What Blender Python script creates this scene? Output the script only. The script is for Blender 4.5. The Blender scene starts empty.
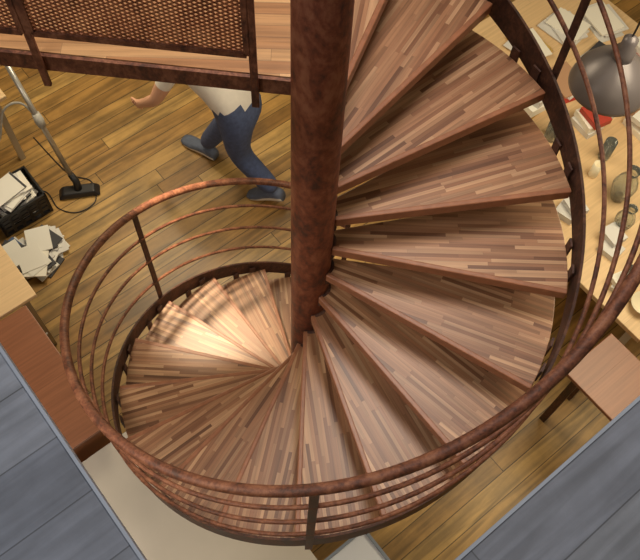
import bpy, bmesh, math, random
from mathutils import Matrix, Vector
random.seed(7)
sc=bpy.context.scene
sc.view_settings.view_transform='Standard'
sc.view_settings.look='None'
PHI=math.radians(42.05)
E1=Vector((math.cos(PHI),math.sin(PHI),0)); E2=Vector((-math.sin(PHI),math.cos(PHI),0))
A0,TH,HS,R=-0.1334,0.3516,0.1640,0.957
RC=0.0775
ZF=-14*HS            # lower floor
ZL=5*HS              # landing / upper floor
def G(s,t,z): 
    v=E1*s+E2*t; return (v.x,v.y,z)
# ------------------------------------------------------------- materials
def srgb(r,g,b):
    f=lambda c:((c/255+.055)/1.055)**2.4 if c/255>.04045 else c/255/12.92
    return (f(r),f(g),f(b),1)
def mat(name,col,rough=.5,metal=0,noise=0,nscale=8,bump=0,trans=0,emit=0):
    m=bpy.data.materials.new(name);m.use_nodes=True;N=m.node_tree.nodes;L=m.node_tree.links
    b=N["Principled BSDF"];b.inputs["Roughness"].default_value=rough;b.inputs["Metallic"].default_value=metal
    b.inputs["Base Color"].default_value=col
    if trans: b.inputs["Transmission Weight"].default_value=trans
    if emit: b.inputs["Emission Color"].default_value=col;b.inputs["Emission Strength"].default_value=emit
    tc=N.new("ShaderNodeTexCoord");nt=N.new("ShaderNodeTexNoise");nt.inputs["Scale"].default_value=nscale;nt.inputs["Detail"].default_value=5
    L.new(tc.outputs["Object"],nt.inputs["Vector"])
    if noise:
        mx=N.new("ShaderNodeMix");mx.data_type='RGBA';mx.blend_type='MULTIPLY'
        cr=N.new("ShaderNodeValToRGB");cr.color_ramp.elements[0].position=.3;cr.color_ramp.elements[1].position=.7
        cr.color_ramp.elements[0].color=(1-noise,)*3+(1,);cr.color_ramp.elements[1].color=(1,1,1,1)
        L.new(nt.outputs["Fac"],cr.inputs["Fac"]);mx.inputs[0].default_value=1
        mx.inputs[6].default_value=col;L.new(cr.outputs["Color"],mx.inputs[7]);L.new(mx.outputs[2],b.inputs["Base Color"])
    if bump:
        bp=N.new("ShaderNodeBump");bp.inputs["Strength"].default_value=bump;bp.inputs["Distance"].default_value=.01
        L.new(nt.outputs["Fac"],bp.inputs["Height"]);L.new(bp.outputs["Normal"],b.inputs["Normal"])
    return m
def ramp(N,cols,const=False):
    cr=N.new("ShaderNodeValToRGB");e=cr.color_ramp.elements
    while len(e)<len(cols): e.new(.5)
    for i,c in enumerate(cols): e[i].position=i/(len(cols)-1) if not const else i/len(cols); e[i].color=c
    if const: cr.color_ramp.interpolation='CONSTANT'
    return cr
def planks(name,w,Ln,cols,rot=0,gap=.03,gapdark=.35,rough=.4,grain=.25,bump=.2,spec=.5,glen=2.5,gw=70,blotch=0):
    m=bpy.data.materials.new(name);m.use_nodes=True;N=m.node_tree.nodes;L=m.node_tree.links;b=N["Principled BSDF"]
    tc=N.new("ShaderNodeTexCoord");vr=N.new("ShaderNodeVectorRotate");vr.rotation_type='Z_AXIS';vr.inputs["Angle"].default_value=-rot
    L.new(tc.outputs["Object"],vr.inputs["Vector"])
    sp=N.new("ShaderNodeSeparateXYZ");L.new(vr.outputs[0],sp.inputs[0])
    oi=N.new("ShaderNodeObjectInfo")
    def M(op,a,b_=None,c=None):
        n=N.new("ShaderNodeMath");n.operation=op
        for i,v in enumerate((a,b_,c)):
            if v is None: continue
            if isinstance(v,(int,float)): n.inputs[i].default_value=v
            else: L.new(v,n.inputs[i])
        return n.outputs[0]
    rnd=M('MULTIPLY',oi.outputs["Random"],37.0)
    v=M('ADD',M('DIVIDE',sp.outputs[1],w),rnd); row=M('FLOOR',v); fr=M('FRACT',v)
    wn=N.new("ShaderNodeTexWhiteNoise");wn.noise_dimensions='1D';L.new(row,wn.inputs["W"])
    u=M('ADD',M('DIVIDE',sp.outputs[0],Ln),M('MULTIPLY',wn.outputs["Value"],9.7));col=M('FLOOR',u);fu=M('FRACT',u)
    cx=N.new("ShaderNodeCombineXYZ");L.new(row,cx.inputs[0]);L.new(col,cx.inputs[1])
    w2=N.new("ShaderNodeTexWhiteNoise");w2.noise_dimensions='2D';L.new(cx.outputs[0],w2.inputs["Vector"])
    cr=ramp(N,cols);L.new(w2.outputs["Value"],cr.inputs["Fac"])
    g=N.new("ShaderNodeCombineXYZ");L.new(M('MULTIPLY',sp.outputs[0],glen),g.inputs[0]);L.new(M('MULTIPLY',sp.outputs[1],gw),g.inputs[1]);L.new(M('MULTIPLY',w2.outputs["Value"],50),g.inputs[2])
    nt=N.new("ShaderNodeTexNoise");nt.inputs["Scale"].default_value=1;nt.inputs["Detail"].default_value=4;nt.inputs["Distortion"].default_value=.6;L.new(g.outputs[0],nt.inputs["Vector"])
    gr=ramp(N,[(1-grain,)*3+(1,),(1,1,1,1)]);gr.color_ramp.elements[0].position=.35;gr.color_ramp.elements[1].position=.62;L.new(nt.outputs["Fac"],gr.inputs["Fac"])
    mx=N.new("ShaderNodeMix");mx.data_type='RGBA';mx.blend_type='MULTIPLY';mx.inputs[0].default_value=1;L.new(cr.outputs[0],mx.inputs[6]);L.new(gr.outputs[0],mx.inputs[7])
    outc=mx.outputs[2]
    if blotch:
        nb=N.new("ShaderNodeTexNoise");nb.inputs["Scale"].default_value=3.2;nb.inputs["Detail"].default_value=6;nb.inputs["Roughness"].default_value=.65;L.new(vr.outputs[0],nb.inputs["Vector"])
        br=ramp(N,[(1-blotch,)*3+(1,),(1,1,1,1)]);br.color_ramp.elements[0].position=.36;br.color_ramp.elements[1].position=.6;L.new(nb.outputs["Fac"],br.inputs["Fac"])
        m3=N.new("ShaderNodeMix");m3.data_type='RGBA';m3.blend_type='MULTIPLY';m3.inputs[0].default_value=1;L.new(outc,m3.inputs[6]);L.new(br.outputs[0],m3.inputs[7]);outc=m3.outputs[2]
    gp=M('MAXIMUM',M('LESS_THAN',fr,gap),M('LESS_THAN',fu,gap*w/Ln))
    m2=N.new("ShaderNodeMix");m2.data_type='RGBA';m2.blend_type='MULTIPLY';L.new(gp,m2.inputs[0]);L.new(outc,m2.inputs[6]);m2.inputs[7].default_value=(gapdark,)*3+(1,)
    L.new(m2.outputs[2],b.inputs["Base Color"]);b.inputs["Roughness"].default_value=rough;b.inputs["Specular IOR Level"].default_value=spec
    bp=N.new("ShaderNodeBump");bp.inputs["Strength"].default_value=bump;bp.inputs["Distance"].default_value=.003
    L.new(M('SUBTRACT',nt.outputs["Fac"],M('MULTIPLY',gp,2.0)),bp.inputs["Height"]);L.new(bp.outputs[0],b.inputs["Normal"])
    return m
def rust(name,c1,c2,c3,scale=14,rough=.5,metal=.25):
    m=bpy.data.materials.new(name);m.use_nodes=True;N=m.node_tree.nodes;L=m.node_tree.links;b=N["Principled BSDF"]
    tc=N.new("ShaderNodeTexCoord");mp=N.new("ShaderNodeMapping");mp.inputs["Scale"].default_value=(1,1,.6);L.new(tc.outputs["Object"],mp.inputs[0])
    n1=N.new("ShaderNodeTexNoise");n1.inputs["Scale"].default_value=scale;n1.inputs["Detail"].default_value=10;n1.inputs["Roughness"].default_value=.7;n1.inputs["Distortion"].default_value=.5;L.new(mp.outputs[0],n1.inputs["Vector"])
    n2=N.new("ShaderNodeTexNoise");n2.inputs["Scale"].default_value=scale*6;n2.inputs["Detail"].default_value=4;L.new(mp.outputs[0],n2.inputs["Vector"])
    cr=ramp(N,[c1,c2,c3]);cr.color_ramp.elements[0].position=.37;cr.color_ramp.elements[1].position=.5;cr.color_ramp.elements[2].position=.64
    ad=N.new("ShaderNodeMath");ad.operation='MULTIPLY_ADD';L.new(n2.outputs["Fac"],ad.inputs[0]);ad.inputs[1].default_value=.35;
    sb=N.new("ShaderNodeMath");sb.operation='SUBTRACT';L.new(n1.outputs["Fac"],sb.inputs[0]);sb.inputs[1].default_value=.175;L.new(sb.outputs[0],ad.inputs[2])
    L.new(ad.outputs[0],cr.inputs["Fac"]);L.new(cr.outputs[0],b.inputs["Base Color"])
    rr=N.new("ShaderNodeMapRange");rr.inputs[3].default_value=rough-.12;rr.inputs[4].default_value=rough+.2;L.new(n1.outputs["Fac"],rr.inputs[0]);L.new(rr.outputs[0],b.inputs["Roughness"])
    b.inputs["Metallic"].default_value=metal
    bp=N.new("ShaderNodeBump");bp.inputs["Strength"].default_value=.35;bp.inputs["Distance"].default_value=.004;L.new(ad.outputs[0],bp.inputs["Height"]);L.new(bp.outputs[0],b.inputs["Normal"])
    return m
M_rust=rust("rusted_steel_column",srgb(74,44,36),srgb(130,70,48),srgb(160,102,74),9,.5,.1)
M_rail=rust("rusted_steel_rail",srgb(76,46,35),srgb(116,70,50),srgb(146,98,72),18,.5,.1)
M_mesh=rust("rusted_mesh",srgb(130,78,48),srgb(160,98,62),srgb(182,124,82),12,.6,.05)
M_dark=rust("dark_steel",srgb(50,33,29),srgb(74,46,37),srgb(100,66,50),16,.55,.1)
M_tread=planks("tread_wood",.0145,.28,[srgb(112,74,52),srgb(148,102,74),srgb(168,122,90),srgb(198,156,120),srgb(128,86,60),srgb(180,134,100),srgb(154,110,82)],gap=.06,gapdark=.72,rough=.38,grain=.28,bump=.1,blotch=.10)
M_nose=mat("nosing_wood",srgb(156,102,72),.4,0,.25,30)
M_land=planks("landing_wood",.045,.6,[srgb(196,146,98),srgb(214,170,120),srgb(174,124,82)],rot=0.05,gap=.04,gapdark=.6,rough=.4,grain=.3)
M_floor=planks("floor_wood",.115,2.6,[srgb(156,116,60),srgb(184,142,78),srgb(200,162,96),srgb(168,126,66)],rot=PHI,gap=.05,gapdark=.25,rough=.4,grain=.5,glen=1.8,gw=20,blotch=.32)
M_grey=planks("grey_stained_planks",.15,2.2,[srgb(104,112,128),srgb(118,126,142),srgb(110,118,134),srgb(130,138,152)],rot=PHI,gap=.022,gapdark=.42,rough=.6,grain=.36,glen=2,gw=26,blotch=.25)
M_fascia=mat("blue_grey_paint",srgb(136,146,162),.55,0,.15)
M_wall=mat("warm_plaster",srgb(214,200,176),.85,0,.06,3)
M_ceil=mat("ceiling_paint",srgb(226,220,208),.9)
M_white=mat("white_laminate",srgb(206,198,186),.5,0,.05)
M_offw=mat("white_paint",srgb(222,226,236),.5)
M_red=planks("mahogany_veneer",.5,3,[srgb(144,94,68),srgb(154,102,74)],rot=PHI,gap=.004,gapdark=.5,rough=.35,grain=.2)
M_lwood=planks("birch_veneer",.4,3,[srgb(222,188,142),srgb(230,198,154)],rot=PHI,gap=.004,gapdark=.7,rough=.45,grain=.12)
M_black=mat("black_plastic",srgb(34,34,38),.4)
M_chrome=mat("brushed_metal",srgb(190,188,184),.3,.7)
M_hose=mat("grey_hose",srgb(170,168,162),.5)
M_glass=mat("glass",srgb(235,240,235),.05,0,trans=.9)
M_lampg=mat("lamp_grey_enamel",srgb(118,112,116),.35,.3)
M_denim=mat("denim",srgb(84,98,136),.85,0,.3,40,.2)
M_shirt=mat("shirt_cotton",srgb(236,230,222),.85,0,.1,20)
M_skin=mat("skin",srgb(214,164,136),.55)
M_hair=mat("hair",srgb(70,48,34),.6,0,.3,60)
M_shoe=mat("shoe_canvas",srgb(96,106,128),.7,0,.2,30)
M_sole=mat("shoe_sole",srgb(235,232,225),.6)
M_eye=mat("eye_dark",srgb(30,24,22),.2)
M_lip=mat("lips",srgb(180,104,92),.5)
# ------------------------------------------------------------- builders
def link(o,parent=None):
    bpy.context.collection.objects.link(o)
    if parent: o.parent=parent
    return o
def empty(name,loc=(0,0,0)):
    e=bpy.data.objects.new(name,None);e.empty_display_size=.1;e.location=loc;return link(e)
def meshobj(name,verts,faces,mats,parent=None,smooth=False,bevel=0,mi=None):
    me=bpy.data.meshes.new(name);me.from_pydata([tuple(v) for v in verts],[],faces)
    bm=bmesh.new();bm.from_mesh(me);bmesh.ops.recalc_face_normals(bm,faces=bm.faces)
    bm.to_mesh(me);bm.free()
    for m in (mats if isinstance(mats,list) else [mats]): me.materials.append(m)
    if mi: 
        for p,i in zip(me.polygons,mi): p.material_index=i
    if smooth:
        for p in me.polygons: p.use_smooth=True
    o=bpy.data.objects.new(name,me);link(o,parent)
    if bevel:
        b=o.modifiers.new("bevel",'BEVEL');b.width=bevel;b.segments=2;b.limit_method='ANGLE'
    return o
def prism(poly,z0,z1):
    n=len(poly);v=[(p[0],p[1],z0) for p in poly]+[(p[0],p[1],z1) for p in poly]
    f=[list(range(n))[::-1],list(range(n,2*n))]+[[i,(i+1)%n,(i+1)%n+n,i+n] for i in range(n)]
    return v,f
def merge(parts):
    V=[];F=[]
    for v,f in parts:
        o=len(V);V+=list(v);F+=[[i+o for i in q] for q in f]
    return V,F
def gbox(s0,s1,t0,t1,z0,z1):
    v=[G(s,t,z) for z in (z0,z1) for s,t in ((s0,t0),(s1,t0),(s1,t1),(s0,t1))]
    return v,[[3,2,1,0],[4,5,6,7],[0,1,5,4],[1,2,6,5],[2,3,7,6],[3,0,4,7]]
def obox(c,ax,ay,az,hx,hy,hz):
    c=Vector(c);v=[c+ax*(i*hx)+ay*(j*hy)+az*(k*hz) for k in(-1,1) for i,j in((-1,-1),(1,-1),(1,1),(-1,1))]
    return v,[[3,2,1,0],[4,5,6,7],[0,1,5,4],[1,2,6,5],[2,3,7,6],[3,0,4,7]]
def sweep(pts,rad,n=12,prof=None,closed_caps=True):
    pts=[Vector(p) for p in pts];V=[];F=[]
    for i,p in enumerate(pts):
        t=(pts[min(i+1,len(pts)-1)]-pts[max(i-1,0)]).normalized()
        up=Vector((0,0,1)) if abs(t.z)<.95 else Vector((1,0,0))
        a=t.cross(up).normalized();b=a.cross(t).normalized()
        if prof: ring=[p+a*q[0]+b*q[1] for q in prof]
        else:
            r=rad[i] if isinstance(rad,(list,tuple)) else rad
            ring=[p+a*(r*math.cos(2*math.pi*j/n))+b*(r*math.sin(2*math.pi*j/n)) for j in range(n)]
        V+=ring
    m=len(prof) if prof else n
    for i in range(len(pts)-1):
        for j in range(m): F.append([i*m+j,i*m+(j+1)%m,(i+1)*m+(j+1)%m,(i+1)*m+j])
    F.append(list(range(m))[::-1]);F.append([(len(pts)-1)*m+j for j in range(m)])
    return V,F
def lathe(prof,c,n=28,axis=None):
    V=[];F=[];m=len(prof)
    for j in range(n):
        a=2*math.pi*j/n
        for r,z in prof: V.append((c[0]+r*math.cos(a),c[1]+r*math.sin(a),c[2]+z))
    for j in range(n):
        for i in range(m-1): F.append([j*m+i,((j+1)%n)*m+i,((j+1)%n)*m+i+1,j*m+i+1])
    return V,F
def helixpts(k0,k1,rad,dz,n=None):
    n=n or int(abs(k1-k0)*8)
    out=[]
    for i in range(n+1):
        k=k0+(k1-k0)*i/n;a=A0-k*TH;out.append((rad*math.cos(a),rad*math.sin(a),-k*HS+dz))
    return out
# ------------------------------------------------------------- room shell
RB=4.6
meshobj("floor",*gbox(-RB,RB,-RB,RB,ZF-.15,ZF),M_floor)
ZC=4.3
for nm,b in (("wall_east",(RB,RB+.15,-RB,RB)),("wall_west",(-RB-.15,-RB,-RB,RB)),("wall_north",(-RB,RB,RB,RB+.15)),("wall_south",(-RB,RB,-RB-.15,-RB))):
    meshobj(nm,*gbox(*b,ZF-.15,ZC),M_wall)
meshobj("ceiling",*gbox(-RB,RB,-RB,RB,ZC,ZC+.12),M_ceil)
S0,S1,T0,T1=-1.067,1.12,-1.157,1.10
ST=.075
meshobj("floor_upper",*merge([gbox(-RB,S0,-RB,RB,ZL-ST,ZL),gbox(S1,RB,-RB,RB,ZL-ST,ZL),gbox(S0,S1,-RB,T0,ZL-ST,ZL),gbox(S0,S1,T1,RB,ZL-ST,ZL)]),M_grey)
w=.008
meshobj("trim_1",*gbox(S0,S0+w,T0,T1,ZL-ST-.01,ZL+.004),M_fascia)
meshobj("trim_2",*gbox(S0,S1,T0,T0+w,ZL-ST-.01,ZL+.004),M_fascia)
meshobj("trim_3",*gbox(S1-w,S1,T0,T1,ZL-ST-.01,ZL+.004),M_fascia)
meshobj("trim_4",*gbox(S0,S1,T1-w,T1,ZL-ST-.01,ZL+.004),M_fascia)
# ------------------------------------------------------------- staircase
ST_=empty("spiral_staircase")
zt=1.9
meshobj("column",*lathe([(0,ZF),(RC,ZF),(RC,zt),(RC*.9,zt+.012),(0,zt+.015)],(0,0,0),48),M_rust,ST_,smooth=False)
for p in bpy.data.objects["column"].data.polygons: p.use_smooth=True
meshobj("column_base",*lathe([(0,ZF),(.16,ZF),(.16,ZF+.014),(.09,ZF+.018),(.085,ZF+.05),(0,ZF+.05)],(0,0,0),40),M_dark,ST_)
# saddle plates welded to the column only where each tread meets it
hub=[]
for k in range(-4,14):
    z=-k*HS;a0_=A0-k*TH-.22;a1_=A0-k*TH+TH+.45;n=12
    inn=[];out=[]
    for i in range(n+1):
        a=a0_+(a1_-a0_)*i/n;q=math.sin(math.pi*i/n)**.5
        inn.append((RC*.97*math.cos(a),RC*.97*math.sin(a)));ro=RC*(1.0+.18*q);out.append((ro*math.cos(a),ro*math.sin(a)))
    hub.append(prism(out+inn[::-1],z-.085,z+.001))
meshobj("tread_saddles",*merge(hub),M_dark,ST_,bevel=.002)
RO=.942
for k in range(-4,14):
    am=A0-k*TH+TH/2;z=-k*HS
    ha=TH/2
    def P(r,a,off=0): # off: perpendicular shift
        return (r*math.cos(a)-off*math.sin(a),r*math.sin(a)+off*math.cos(a))
    poly=[P(.075,-ha,-.006)]
    N=8
    hb_=ha+.08/RO
    poly+= [P(RO,-ha,-.006)]+[P(RO,-ha+(ha+hb_)*i/N) for i in range(1,N+1)]+[P(.07,ha,.035)]
    o=meshobj("tread_%02d"%(k+5),*prism(poly,-.034,0),M_tread,ST_,bevel=.003)
    o.rotation_euler=(0,0,am);o.location=(0,0,z)
    # nosing strip
    a=-ha
    q=[P(.078,a,-.001),P(RO,a,-.001),P(RO,a,-.022),P(.078,a,-.020)]
    o=meshobj("nosing_%02d"%(k+5),*prism(q,-.044,.0018),M_nose,ST_,bevel=.004)
    o.rotation_euler=(0,0,am);o.location=(0,0,z)
    # steel tray + brackets
    ins=[P(.075,-ha,.01)]+[P(RO-.01,-ha+.02+(ha+hb_-.04)*i/N) for i in range(N+1)]+[P(.07,ha,.02)]
    parts=[prism(ins,-.046,-.0345)]
    for aa in (-ha+.06,0.0):
        c=P(RO+.004,aa);parts.append(obox((c[0],c[1],.0),Vector((math.cos(aa),math.sin(aa),0)),Vector((-math.sin(aa),math.cos(aa),0)),Vector((0,0,1)),.004,.018,.05))
    o=meshobj("tread_tray_%02d"%(k+5),*merge(parts),M_dark,ST_)
    o.rotation_euler=(0,0,am);o.location=(0,0,z)
def flat(w,h): return [(-w,-h),(w,-h),(w,h),(-w,h)]
meshobj("stringer",*sweep(helixpts(-5,13.9,R+.006,.0),0,prof=flat(.005,.06)),M_dark,ST_)
meshobj("handrail",*sweep(helixpts(-5,13.6,R+.02,.95),.0185,14),M_rail,ST_,smooth=True)
for i,dz in enumerate((.24,.475,.71)):
    meshobj("guard_rail_%d"%(i+1),*sweep(helixpts(-5,13.6,R+.018,dz),.0085,8),M_rail,ST_,smooth=True)
posts=[]
for k in (-5,-2,3.9,10,13.55):
    a=A0-k*TH;z=-k*HS;r=Vector((math.cos(a),math.sin(a),0));tn=Vector((-math.sin(a),math.cos(a),0))
    z0=z-.08 if k<13 else ZF
    posts.append(obox(r*(R+.02)+Vector((0,0,(z0+z+.94)/2)),r,tn,Vector((0,0,1)),.005,.015,(z+.94-z0)/2))
meshobj("rail_posts",*merge(posts),M_dark,ST_,bevel=.002)
# landing
def fy(x): return .062+(-x)*.045
def tline(x): return (T1-x*E2.x)/E2.y
lp=[(-.03,fy(0)),(-1.50,fy(-1.5)),(-1.47,tline(-1.47)-.012),(-.07,tline(-.07)-.012),(-.045,.1)]
meshobj("landing_deck",*prism(lp,ZL-.03,ZL),M_land,ST_)
meshobj("landing_tray",*prism([(x*.995,y+.004) for x,y in lp],ZL-.05,ZL-.0305),M_dark,ST_)
dx=Vector((-1,.045,0)).normalized();nv=Vector((.045,1,0)).normalized()
def L(x,off=0,z=0): return Vector((x,fy(x)+off,z))
meshobj("landing_beam",*obox((L(-.05)+L(-1.5))/2+Vector((0,-.008,ZL-.034)),dx,nv,Vector((0,0,1)),.726,.006,.030),M_rail,ST_)
gp=[]
for x in (-.184,-.804,-1.44):
    gp.append(obox(L(x,-.022,ZL+.42),dx,nv,Vector((0,0,1)),.011,.006,.54))
meshobj("landing_guard_posts",*merge(gp),M_rail,ST_,bevel=.002)
z0,z1=ZL+.10,ZL+.93
mp=[]
for xa,xb in ((-.20,-.79),(-.818,-1.428)):
    for zz in (z0,z1): mp.append(obox((L(xa,-.022,zz)+L(xb,-.022,zz))/2,dx,nv,Vector((0,0,1)),abs(xa-xb)/2,.008,.009))
    for xx in (xa,xb): mp.append(obox(L(xx,-.022,(z0+z1)/2),dx,nv,Vector((0,0,1)),.008,.008,(z1-z0)/2))
meshobj("landing_guard_frame",*merge(mp),M_rail,ST_)
mp=[]
W=.59;Hh=z1-z0;px,pz=.026,.0135
sl=pz/px
for xa in (-.20,-.825):
    for sg in (1,-1):
        c=-W*sl if sg>0 else 0
        while c<Hh+W*sl:
            if sg>0: lo=max(0,(0-c)/sl);hi=min(W,(Hh-c)/sl)
            else: lo=max(0,(c-Hh)/sl);hi=min(W,c/sl)
            if hi-lo>.005:
                A=L(xa-lo,-.022,z0+c+sg*sl*lo);B=L(xa-hi,-.022,z0+c+sg*sl*hi)
                d=(B-A);ln=d.length;d.normalize();u=nv.cross(d).normalized()
                mp.append(obox((A+B)/2,d,nv,u,ln/2,.0015,.0024))
            c+=pz
meshobj("landing_mesh_infill",*merge(mp),M_mesh,ST_)
meshobj("landing_top_rail",*sweep([L(-.17,-.022,z1+.02),L(-1.46,-.022,z1+.02)],.02,12),M_rail,ST_,smooth=True)
# ------------------------------------------------------------- furniture
def cabinet(name,s0,s1,t0,t1,ztop,mt,doors=2,face='s1'):
    e=empty(name)
    meshobj("carcass",*gbox(s0+.02,s1-.02,t0+.02,t1-.02,ZF+.07,ztop-.028),mt,e)
    meshobj("plinth",*gbox(s0+.05,s1-.05,t0+.05,t1-.05,ZF,ZF+.07),M_black,e)
    meshobj("top",*gbox(s0,s1,t0,t1,ztop-.028,ztop),mt,e,bevel=.004)
    d=[];h=[]
    for i in range(doors):
        a=t0+.03+(t1-t0-.06)*i/doors;b=t0+.03+(t1-t0-.06)*(i+1)/doors-.006
        if face=='s1': d.append(gbox(s1-.02,s1-.004,a,b,ZF+.08,ztop-.04));h.append(gbox(s1-.004,s1+.014,b-.04,b-.028,-1.9,-1.78))
        else: d.append(gbox(s0+.004,s0+.02,a,b,ZF+.08,ztop-.04));h.append(gbox(s0-.014,s0+.004,b-.04,b-.028,-1.9,-1.78))
    meshobj("doors",*merge(d),mt,e,bevel=.002);meshobj("handles",*merge(h),M_chrome,e)
    return e
def table(name,s0,s1,t0,t1,ztop,mt,leg=M_chrome,th=.03):
    e=empty(name);meshobj("top",*gbox(s0,s1,t0,t1,ztop-th,ztop),mt,e,bevel=.004)
    l=[]
    for s in (s0+.05,s1-.09):
        for t in (t0+.05,t1-.09): l.append(gbox(s,s+.04,t,t+.04,ZF,ztop-th))
    meshobj("legs",*merge(l),leg,e)
    meshobj("apron",*merge([gbox(s0+.06,s1-.06,t0+.06,t0+.08,ztop-th-.07,ztop-th),gbox(s0+.06,s1-.06,t1-.08,t1-.06,ztop-th-.07,ztop-th)]),leg,e)
    return e
cabinet("sideboard",-1.6,-.94,.44,1.29,-1.5,M_red)
table("desk",-1.65,-.86,1.34,1.80,-1.55,M_lwood)
WT=table("work_table",-1.1,-.30,2.72,3.5,-1.6,M_lwood)
table("side_table",1.13,1.5,-1.75,-.82,-1.5,M_red,M_dark,.03)
table("counter_table",-1.75,-.5,-1.4,.41,-1.66,M_white)
DT=table("display_table",1.56,3.3,-.95,1.25,-1.45,M_lwood,M_white,.04)
e=empty("display_pedestal")
meshobj("body",*gbox(-.47,-.22,-1.25,-.76,ZF,-1.67),M_offw,e,bevel=.004)
meshobj("rim",*merge([gbox(-.475,-.215,-.77,-.755,-1.67,-1.655),gbox(-.475,-.215,-1.255,-1.24,-1.67,-1.655),gbox(-.475,-.46,-1.24,-.77,-1.67,-1.655),gbox(-.23,-.215,-1.24,-.77,-1.67,-1.655)]),M_fascia,e)
cols=[srgb(230,228,222),srgb(176,62,48),srgb(70,92,130),srgb(240,236,225),srgb(206,172,100),srgb(186,146,116),srgb(216,214,212),srgb(60,60,66)]
MC=[mat("paper_%d"%i,c,.6) for i,c in enumerate(cols)]
def pile(name,s,t,z,n,spread=.03,ang=.3,stacks=((0,0),),w=.11,h=.15,parent=None,pal=(0,0,3,6,1,2,4,5,7),top=None,th_=(.004,.012)):
    parts=[];mi=[]
    for (ds,dt) in stacks:
        zz=z
        for i in range(n):
            th=random.uniform(*th_);a=PHI+random.uniform(-ang,ang)
            c=Vector(G(s+ds+random.uniform(-spread,spread),t+dt+random.uniform(-spread,spread),zz+th/2))
            parts.append(obox(c,Vector((math.cos(a),math.sin(a),0)),Vector((-math.sin(a),math.cos(a),0)),Vector((0,0,1)),w,h,th/2))
            ci=random.choice(pal)
            if top is not None and i==n-1: ci=top
            mi+=[ci]*6;zz+=th+.0005
    return meshobj(name,*merge(parts),MC,parent,mi=mi)
pile("magazine_pile",-.60,2.06,ZF,10,stacks=((0,0),(-.20,.03),(-.1,-.1)),w=.08,h=.095,ang=.7,spread=.04,top=0,pal=(0,3,6,7,0,2,6))
pile("paper_stack",-.65,2.95,-1.6,7,stacks=((0,0),(-.2,.25)),parent=WT)
pile("magazines",2.85,.85,-1.45,5,stacks=((0,0),(.0,-.35),(-.3,.05),(-.32,-.3),(.25,-.1)),w=.09,h=.12,pal=(1,0,3,5,4,6,7),top=None,parent=DT)
pile("boxed_goods",2.6,.25,-1.45,3,stacks=((0,0),(.3,-.2),(.05,-.25),(-.22,-.05),(.45,.1),(-.4,.3)),w=.06,h=.08,th_=(.03,.06),pal=(0,3,6,4,1,7,5),parent=DT)
pile("gift_boxes",1.85,-.15,-1.45,2,stacks=((0,0),(.02,-.3),(-.12,-.52),(.1,.3),(.75,-.6)),w=.05,h=.06,th_=(.03,.05),pal=(0,3,6,5),parent=DT)
e=empty("plastic_crate")
s0,s1,t0,t1=-.78,-.42,2.27,2.56;zb=ZF;zt2=ZF+.20
cr=[gbox(s0,s1,t0,t1,zb,zb+.015)]
for zz in (zb+.05,zb+.10,zb+.14,zt2-.02):
    cr+=[gbox(s0,s1,t0,t0+.012,zz,zz+.03),gbox(s0,s1,t1-.012,t1,zz,zz+.03),gbox(s0,s0+.012,t0,t1,zz,zz+.03),gbox(s1-.012,s1,t0,t1,zz,zz+.03)]
for i in range(6):
    s=s0+(s1-s0-.02)*i/5;cr+=[gbox(s,s+.02,t0,t0+.01,zb,zt2),gbox(s,s+.02,t1-.01,t1,zb,zt2)]
for i in range(4):
    t=t0+(t1-t0-.02)*i/3;cr+=[gbox(s0,s0+.01,t,t+.02,zb,zt2),gbox(s1-.01,s1,t,t+.02,zb,zt2)]
meshobj("basket",*merge(cr),M_black,e)
pile("leaflets",-.60,2.42,zb+.016,34,.035,.6,w=.105,h=.085,parent=e,top=0,pal=(0,3,6,7,0,6),th_=(.005,.009))
# glassware on the display table (children of the table)
def vase(name,s,t,prof,m,sc_=1):
    x,y,_=G(s,t,0);return meshobj(name,*lathe([(a*sc_,b*sc_) for a,b in prof],(x,y,-1.45),28),m,DT,smooth=True)
gp_=[(0,.0),(.045,.0),(.055,.03),(.075,.10),(.08,.16),(.06,.22),(.035,.27),(.045,.31),(.042,.31),(.032,.27),(.055,.22),(.073,.16),(.06,.05),(0,.012)]
bo=[(0,0),(.05,0),(.06,.015),(.12,.06),(.15,.10),(.145,.10),(.11,.062),(.05,.025),(0,.02)]
cy=[(0,0),(.04,0),(.045,.01),(.045,.2),(.041,.2),(.04,.015),(0,.012)]
M_cream=mat("cream_glaze",srgb(236,226,200),.3)
gl=[(2.15,-.25,gp_,M_glass,.9),(2.4,-.4,gp_,M_glass,.8),(2.05,-.62,cy,M_glass,1),(2.2,-.8,cy,M_glass,.9),(1.75,-.66,cy,M_glass,.8),(2.3,0.0,cy,M_glass,.8),(2.15,.3,cy,M_glass,1),(2.0,.55,cy,M_glass,.9),(2.75,-.25,bo,M_cream,.6),(1.72,-.82,bo,M_cream,.5),(2.0,-.4,gp_,M_glass,.7),(1.7,.05,cy,M_glass,.9),(1.8,.35,gp_,M_glass,.8),(2.4,-.65,gp_,M_glass,.9),(2.6,-.5,cy,M_glass,1),(1.9,-.8,cy,M_cream,.6),(2.15,-.05,cy,M_cream,.6)]
for i,(s,t,p,m,k_) in enumerate(gl): vase("glassware_%d"%i,s,t,p,m,k_)
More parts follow.
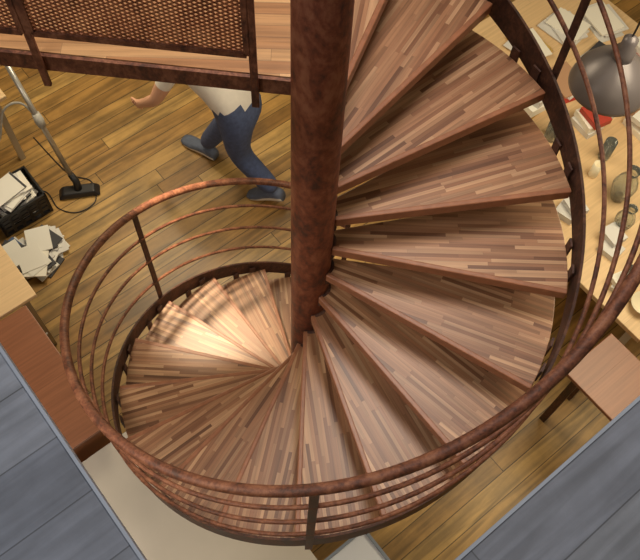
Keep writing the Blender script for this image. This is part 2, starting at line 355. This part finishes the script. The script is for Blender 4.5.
# pendant lamp
e=empty("pendant_lamp")
lx,ly,lz=1.37,1.24,-.42
meshobj("shade",*lathe([(.045,.16),(.06,.15),(.09,.125),(.14,.085),(.175,.03),(.19,-.03),(.192,-.045),(.185,-.045),(.17,.028),(.13,.078),(.08,.118),(.04,.14)],(lx,ly,lz),40),M_lampg,e,smooth=True)
meshobj("neck",*lathe([(0,.14),(.05,.14),(.05,.2),(.035,.22),(.035,.27),(.012,.29),(0,.29)],(lx,ly,lz),24),M_lampg,e,smooth=True)
meshobj("bulb",*lathe([(0,-.04),(.03,-.03),(.04,0),(.03,.04),(.02,.07),(0,.08)],(lx,ly,lz),20),mat("bulb_glow",(1,.85,.6,1),.5,emit=6),e,smooth=True)
meshobj("cord",*sweep([(lx,ly,lz+.28),(lx,ly,ZL-ST)],.005,8),M_black,e)
# vacuum cleaner
e=empty("vacuum_cleaner")
hp=Vector((-1.68,1.56,ZF));ha_=math.radians(14)
ax=Vector((math.cos(ha_),math.sin(ha_),0));ay=Vector((-math.sin(ha_),math.cos(ha_),0));uz=Vector((0,0,1))
v,f=obox(hp+uz*.03,ax,ay,uz,.145,.05,.025)
for i in (4,5,6,7): v[i]=v[i]-(v[i]-(hp+uz*.055))*.25
meshobj("floor_head",v,f,M_black,e,bevel=.012)
meshobj("neck",*sweep([hp+uz*.05,hp+Vector((-.01,.03,.10)),hp+Vector((-.035,.04,.17))],[.028,.025,.022],12),M_black,e,smooth=True)
top=Vector((-1.963,1.841,-1.28));j0=hp+Vector((-.035,.04,.17))
meshobj("tube",*sweep([j0,j0.lerp(top,.5),top],.018,12),M_chrome,e,smooth=True)
jm=j0.lerp(top,.5)
meshobj("tube_joint",*sweep([j0.lerp(top,.45),jm,j0.lerp(top,.56)],[.026,.032,.026],12),M_hose,e,smooth=True)
d=(top-j0).normalized()
meshobj("handle",*sweep([top-d*.03,top+d*.08,top+d*.14+Vector((-.04,.02,.0)),top+d*.14+Vector((-.12,.06,-.02))],.02,12),M_black,e,smooth=True)
def spl(ctrl,n=12):
    out=[];c=[Vector(p) for p in ctrl];c=[c[0]]+c+[c[-1]]
    for i in range(1,len(c)-2):
        for j in range(n):
            t=j/n;out.append(.5*((2*c[i])+(-c[i-1]+c[i+1])*t+(2*c[i-1]-5*c[i]+4*c[i+1]-c[i+2])*t*t+(-c[i-1]+3*c[i]-3*c[i+1]+c[i+2])*t**3))
    out.append(c[-2]);return out
meshobj("hose",*sweep(spl([top+d*.14+Vector((-.12,.06,-.02)),top+Vector((-.35,.05,-.25)),(-2.3,1.5,-1.9),(-2.55,1.2,ZF+.06),(-2.9,1.0,ZF+.12)]),.018,10),M_hose,e,smooth=True)
meshobj("power_lead",*sweep(spl([jm,jm+Vector((-.10,.05,.10)),jm+Vector((-.22,.02,.05)),jm+Vector((-.34,-.02,-.25)),(-2.45,1.75,ZF+.012),(-2.8,1.4,ZF+.012)]),.008,8),M_hose,e,smooth=True)
meshobj("cord",*sweep(spl([(-2.2,1.30,ZF+.006),(-1.95,1.55,ZF+.006),(-1.80,1.42,ZF+.006),(-1.66,1.40,ZF+.006),(-1.56,1.50,ZF+.006),(-1.62,1.66,ZF+.006),(-1.8,1.72,ZF+.006),(-2.1,2.0,ZF+.006)]),.004,6),M_black,e,smooth=True)
can=Vector((-3.05,.95,ZF))
meshobj("canister",*lathe([(0,.02),(.15,.03),(.17,.08),(.16,.17),(.1,.22),(0,.235)],can,28),M_black,e,smooth=True)
# ------------------------------------------------------------- person
pe=empty("walking_person")
hd=Vector((-.91,.41,0)).normalized();lf=Vector((-hd.y,hd.x,0)) # left of heading
ctr=Vector((-.545,1.76,ZF));PS=.97
def B(f_,l_,z_): return ctr+(hd*f_+lf*l_+Vector((0,0,z_)))*PS
V=[];E=[];RR=[];bones=[]
def add(p,r): V.append(p);RR.append(r if isinstance(r,tuple) else (r,r));return len(V)-1
def con(a,b,lab): E.append((a,b));bones.append((V[a].copy(),V[b].copy(),lab))
pel=add(B(-.04,0,.88),(.165,.13))
sp1=add(B(.08,0,.99),(.155,.13));con(pel,sp1,'torso')
ch=add(B(.25,0,1.12),(.18,.15));con(sp1,ch,'torso')
nb=add(B(.36,0,1.21),(.10,.08));con(ch,nb,'torso')
nk=add(B(.43,0,1.265),.052);con(nb,nk,'neck')
n2=add(B(.49,0,1.31),.05);con(nk,n2,'neck')
def arm(sgn,el,wr):
    sh=add(B(.34,sgn*.17,1.18),.068);con(nb,sh,'torso')
    m1=add((V[sh]+el)*.5,.056);con(sh,m1,'sleeve')
    e_=add(el,.042);con(m1,e_,'skin')
    m2=add(el.lerp(wr,.4),.040);con(e_,m2,'skin')
    w_=add(wr,.028);con(m2,w_,'skin')
    d=(wr-el).normalized();sd=(hd-d*hd.dot(d)).normalized()
    pm=add(wr+d*.05,(.032,.02));con(w_,pm,'skin')
    for i,(o,l) in enumerate(((.030,.068),(.010,.078),(-.010,.072),(-.029,.056))):
        kn=add(wr+d*.088+sd*o,.0095);con(pm,kn,'skin')
        inn=lf*(-sgn)
        a_=add(V[kn]+d*l*.5+inn*.008,.0085);con(kn,a_,'skin')
        b_=add(V[a_]+d*l*.42+inn*.022,.007);con(a_,b_,'skin')
    t1=add(wr+d*.035+sd*.036,.011);con(w_,t1,'skin')
    t2=add(V[t1]+d*.035+sd*.018-lf*sgn*.01,.010);con(t1,t2,'skin')
    t3=add(V[t2]+d*.028+sd*.003-lf*sgn*.01,.008);con(t2,t3,'skin')
arm(-1,B(.22,-.25,.93),B(.24,-.25,.68))
arm(1,B(.44,.26,.93),B(.60,.22,.75))
def leg(sgn,kn,an):
    hp_=add(B(-.04,sgn*.10,.82),.115);con(pel,hp_,'jean')
    md=add((V[hp_]+kn)*.5,.100);con(hp_,md,'jean')
    k_=add(kn,.082);con(md,k_,'jean')
    cf=add(kn.lerp(an,.35),.078);con(k_,cf,'jean')
    a_=add(an,.066);con(cf,a_,'jean')
leg(-1,B(.17,-.085,.48),B(.36,-.07,.12))
leg(1,B(-.03,.085,.46),B(-.30,.07,.17))
me=bpy.data.meshes.new("body");me.from_pydata([tuple(v) for v in V],E,[])
bo_=bpy.data.objects.new("body_cage",me);link(bo_)
sk=bo_.modifiers.new("skin",'SKIN');sk.use_smooth_shade=True
for i,sv in enumerate(me.skin_vertices[0].data): sv.radius=RR[i];sv.use_root=(i==0)
sb_=bo_.modifiers.new("sub",'SUBSURF');sb_.levels=2;sb_.render_levels=2
dg=bpy.context.evaluated_depsgraph_get();ev=bo_.evaluated_get(dg)
nm=bpy.data.meshes.new_from_object(ev);nm.name="body"
bpy.data.objects.remove(bo_)
nm.materials.clear()
for m in (M_shirt,M_denim,M_skin): nm.materials.append(m)
def segd(p,a,b):
    d=b-a;t=max(0,min(1,(p-a).dot(d)/d.length_squared));return (p-(a+d*t)).length
for p in nm.polygons:
    c=p.center;lab=min(bones,key=lambda q:segd(c,q[0],q[1]))[2]
    zz=(c.z-ZF)/PS+(c-ctr).dot(hd)*.6
    p.material_index={'torso':0 if zz>.90 else 1,'sleeve':0,'jean':1 if zz<.95 else 0,'neck':2,'skin':2}[lab]
    p.use_smooth=True
link(bpy.data.objects.new("body",nm),pe)
# shoes
def shoe(name,heel,yaw,pitch):
    prof=[(-.085,.030,.0,.085),(-.06,.036,.0,.10),(-.01,.036,.0,.10),(.04,.038,.0,.085),(.10,.045,.0,.062),(.15,.043,.0,.05),(.185,.028,.004,.035)]
    V=[];F=[];n=12
    fw=(hd*math.cos(yaw)+lf*math.sin(yaw));sd=Vector((-fw.y,fw.x,0));up=Vector((0,0,1))
    f2=fw*math.cos(pitch)-up*math.sin(pitch);u2=up*math.cos(pitch)+fw*math.sin(pitch)
    for x,wd,zl,zh in prof:
        for j in range(n):
            a=2*math.pi*j/n;cy_=math.cos(a);sz=math.sin(a)
            z=(zl+zh)/2+(zh-zl)/2*(abs(sz)**.7*(1 if sz>0 else -1))
            V.append(heel+f2*x*1.1+sd*(wd*1.15*(abs(cy_)**.7)*(1 if cy_>0 else -1))+u2*z)
    m=len(prof)
    for i in range(m-1):
        for j in range(n): F.append([i*n+j,i*n+(j+1)%n,(i+1)*n+(j+1)%n,(i+1)*n+j])
    F.append(list(range(n)));F.append([(m-1)*n+j for j in range(n)])
    mi=[0]*len(F)
    for k_,q in enumerate(F[:-2]):
        if k_%n in (6,7,8,9,10,11): mi[k_]=1
    meshobj(name,V,F,[M_shoe,M_sole],pe,smooth=True,mi=mi)
shoe("shoe_right",B(.37,-.07,.0),-.1,0)
shoe("shoe_left",B(-.285,.07,.066),.1,.42)
# head
hc=B(.57,0,1.37)
hb=bmesh.new();bmesh.ops.create_uvsphere(hb,u_segments=32,v_segments=24,radius=1)
for v in hb.verts:
    x,y,z=v.co   # x forward, y left, z up
    X=x*.095;Y=y*.074;Z=z*.118
    if z<0: k_=1+.32*z;Y*=k_; X*=(1+.12*z) if x>0 else (1+.35*z)
    if x>.8 and abs(y)<.22:  # nose
        X+=.022*max(0,1-abs(z+.10)/.30)*max(0,1-abs(y)/.2)
    if x>.7 and abs(z+.55)<.1 and abs(y)<.3: X+=.004
    if x>.75 and abs(z-.12)<.12 and .2<abs(y)<.5: X-=.006
    v.co=(X,Y,Z)
def headmat(bm,name,m):
    q=bpy.data.meshes.new(name);bm.to_mesh(q);bm.free();q.materials.append(m)
    for p in q.polygons:p.use_smooth=True
    o=bpy.data.objects.new(name,q);o.matrix_world=Matrix.Translation(hc)@Matrix((( hd.x,lf.x,0,0),(hd.y,lf.y,0,0),(0,0,1,0),(0,0,0,1)));link(o);o.parent=pe
    return o
headmat(hb,"head",M_skin)
def ball(name,c,s,m):
    b_=bmesh.new();bmesh.ops.create_uvsphere(b_,u_segments=16,v_segments=12,radius=1)
    for v in b_.verts: v.co=Vector((v.co.x*s[0]+c[0],v.co.y*s[1]+c[1],v.co.z*s[2]+c[2]))
    return headmat(b_,name,m)
for sg in (1,-1):
    ball("eye",(.082,sg*.031,.012),(.010,.013,.008),M_eye);ball("ear",(-.005,sg*.075,-.005),(.018,.009,.030),M_skin)
ball("mouth",(.086,0,-.062),(.008,.024,.006),M_lip)
hr=bmesh.new();bmesh.ops.create_uvsphere(hr,u_segments=32,v_segments=24,radius=1)
bmesh.ops.delete(hr,geom=[v for v in hr.verts if (v.co.z<.28 and v.co.x>.15) or v.co.z<-.55 or (v.co.x>.0 and v.co.z<.05)],context='VERTS')
for v in hr.verts:
    n=1+.03*math.sin(v.co.y*30+v.co.z*11);v.co=Vector((v.co.x*.108*n-.006,v.co.y*.085*n,v.co.z*.13*n+.002))
headmat(hr,"hair",M_hair)
# ------------------------------------------------------------- lights
def area(name,loc,size,power,col,tgt=None,sy=None):
    l=bpy.data.lights.new(name,'AREA');l.energy=power;l.color=col;l.size=size
    if sy: l.shape='RECTANGLE';l.size_y=sy
    o=bpy.data.objects.new(name,l);o.location=loc
    if tgt: o.rotation_euler=(Vector(tgt)-Vector(loc)).to_track_quat('-Z','Y').to_euler()
    link(o)
def spot(name,loc,tgt,power,col,ang=60,rad=.05,blend=.5):
    l=bpy.data.lights.new(name,'SPOT');l.energy=power;l.color=col;l.spot_size=math.radians(ang);l.spot_blend=blend;l.shadow_soft_size=rad
    o=bpy.data.objects.new(name,l);o.location=loc;o.rotation_euler=(Vector(tgt)-Vector(loc)).to_track_quat('-Z','Y').to_euler();link(o)
area("ceiling_light",(.4,1.0,4.2),1.3,135,(1,.89,.77))
area("ceiling_light_side",(-2.4,-1.8,4.1),1.2,50,(.92,.95,1))
area("ceiling_light_low",(-1.2,2.4,.70),1.6,60,(1,.84,.57))
area("ceiling_light_shop",(2.2,.9,.70),1.4,50,(1,.85,.58))
area("ceiling_light_counter",(-1.5,-1.3,.70),1.4,34,(1,.88,.72))
area("ceiling_light_south",(1.6,-1.6,.70),1.0,9,(1,.80,.52))
spot("stair_spot",(-.85,1.0,.62),(-.58,.42,-1.75),400,(1,.80,.54),25,.05,1.0)
spot("floor_spot",(-1.4,2.6,.65),(-1.3,1.9,ZF),60,(1,.84,.58),90,.1,.9)
wd=bpy.data.worlds.new("world");sc.world=wd;wd.use_nodes=True
wd.node_tree.nodes["Background"].inputs[0].default_value=(1,.89,.76,1);wd.node_tree.nodes["Background"].inputs[1].default_value=.3
# ------------------------------------------------------------- camera
cd=bpy.data.cameras.new("camera");co=bpy.data.objects.new("camera",cd);link(co)
cd.sensor_width=36;cd.lens=827.51/640*36;cd.clip_start=.02
co.matrix_world=Matrix.Translation((.0391,-1.4999,2.6557))@Matrix.Rotation(.4681,4,'X')@Matrix.Rotation(.0669,4,'Z')
sc.camera=co
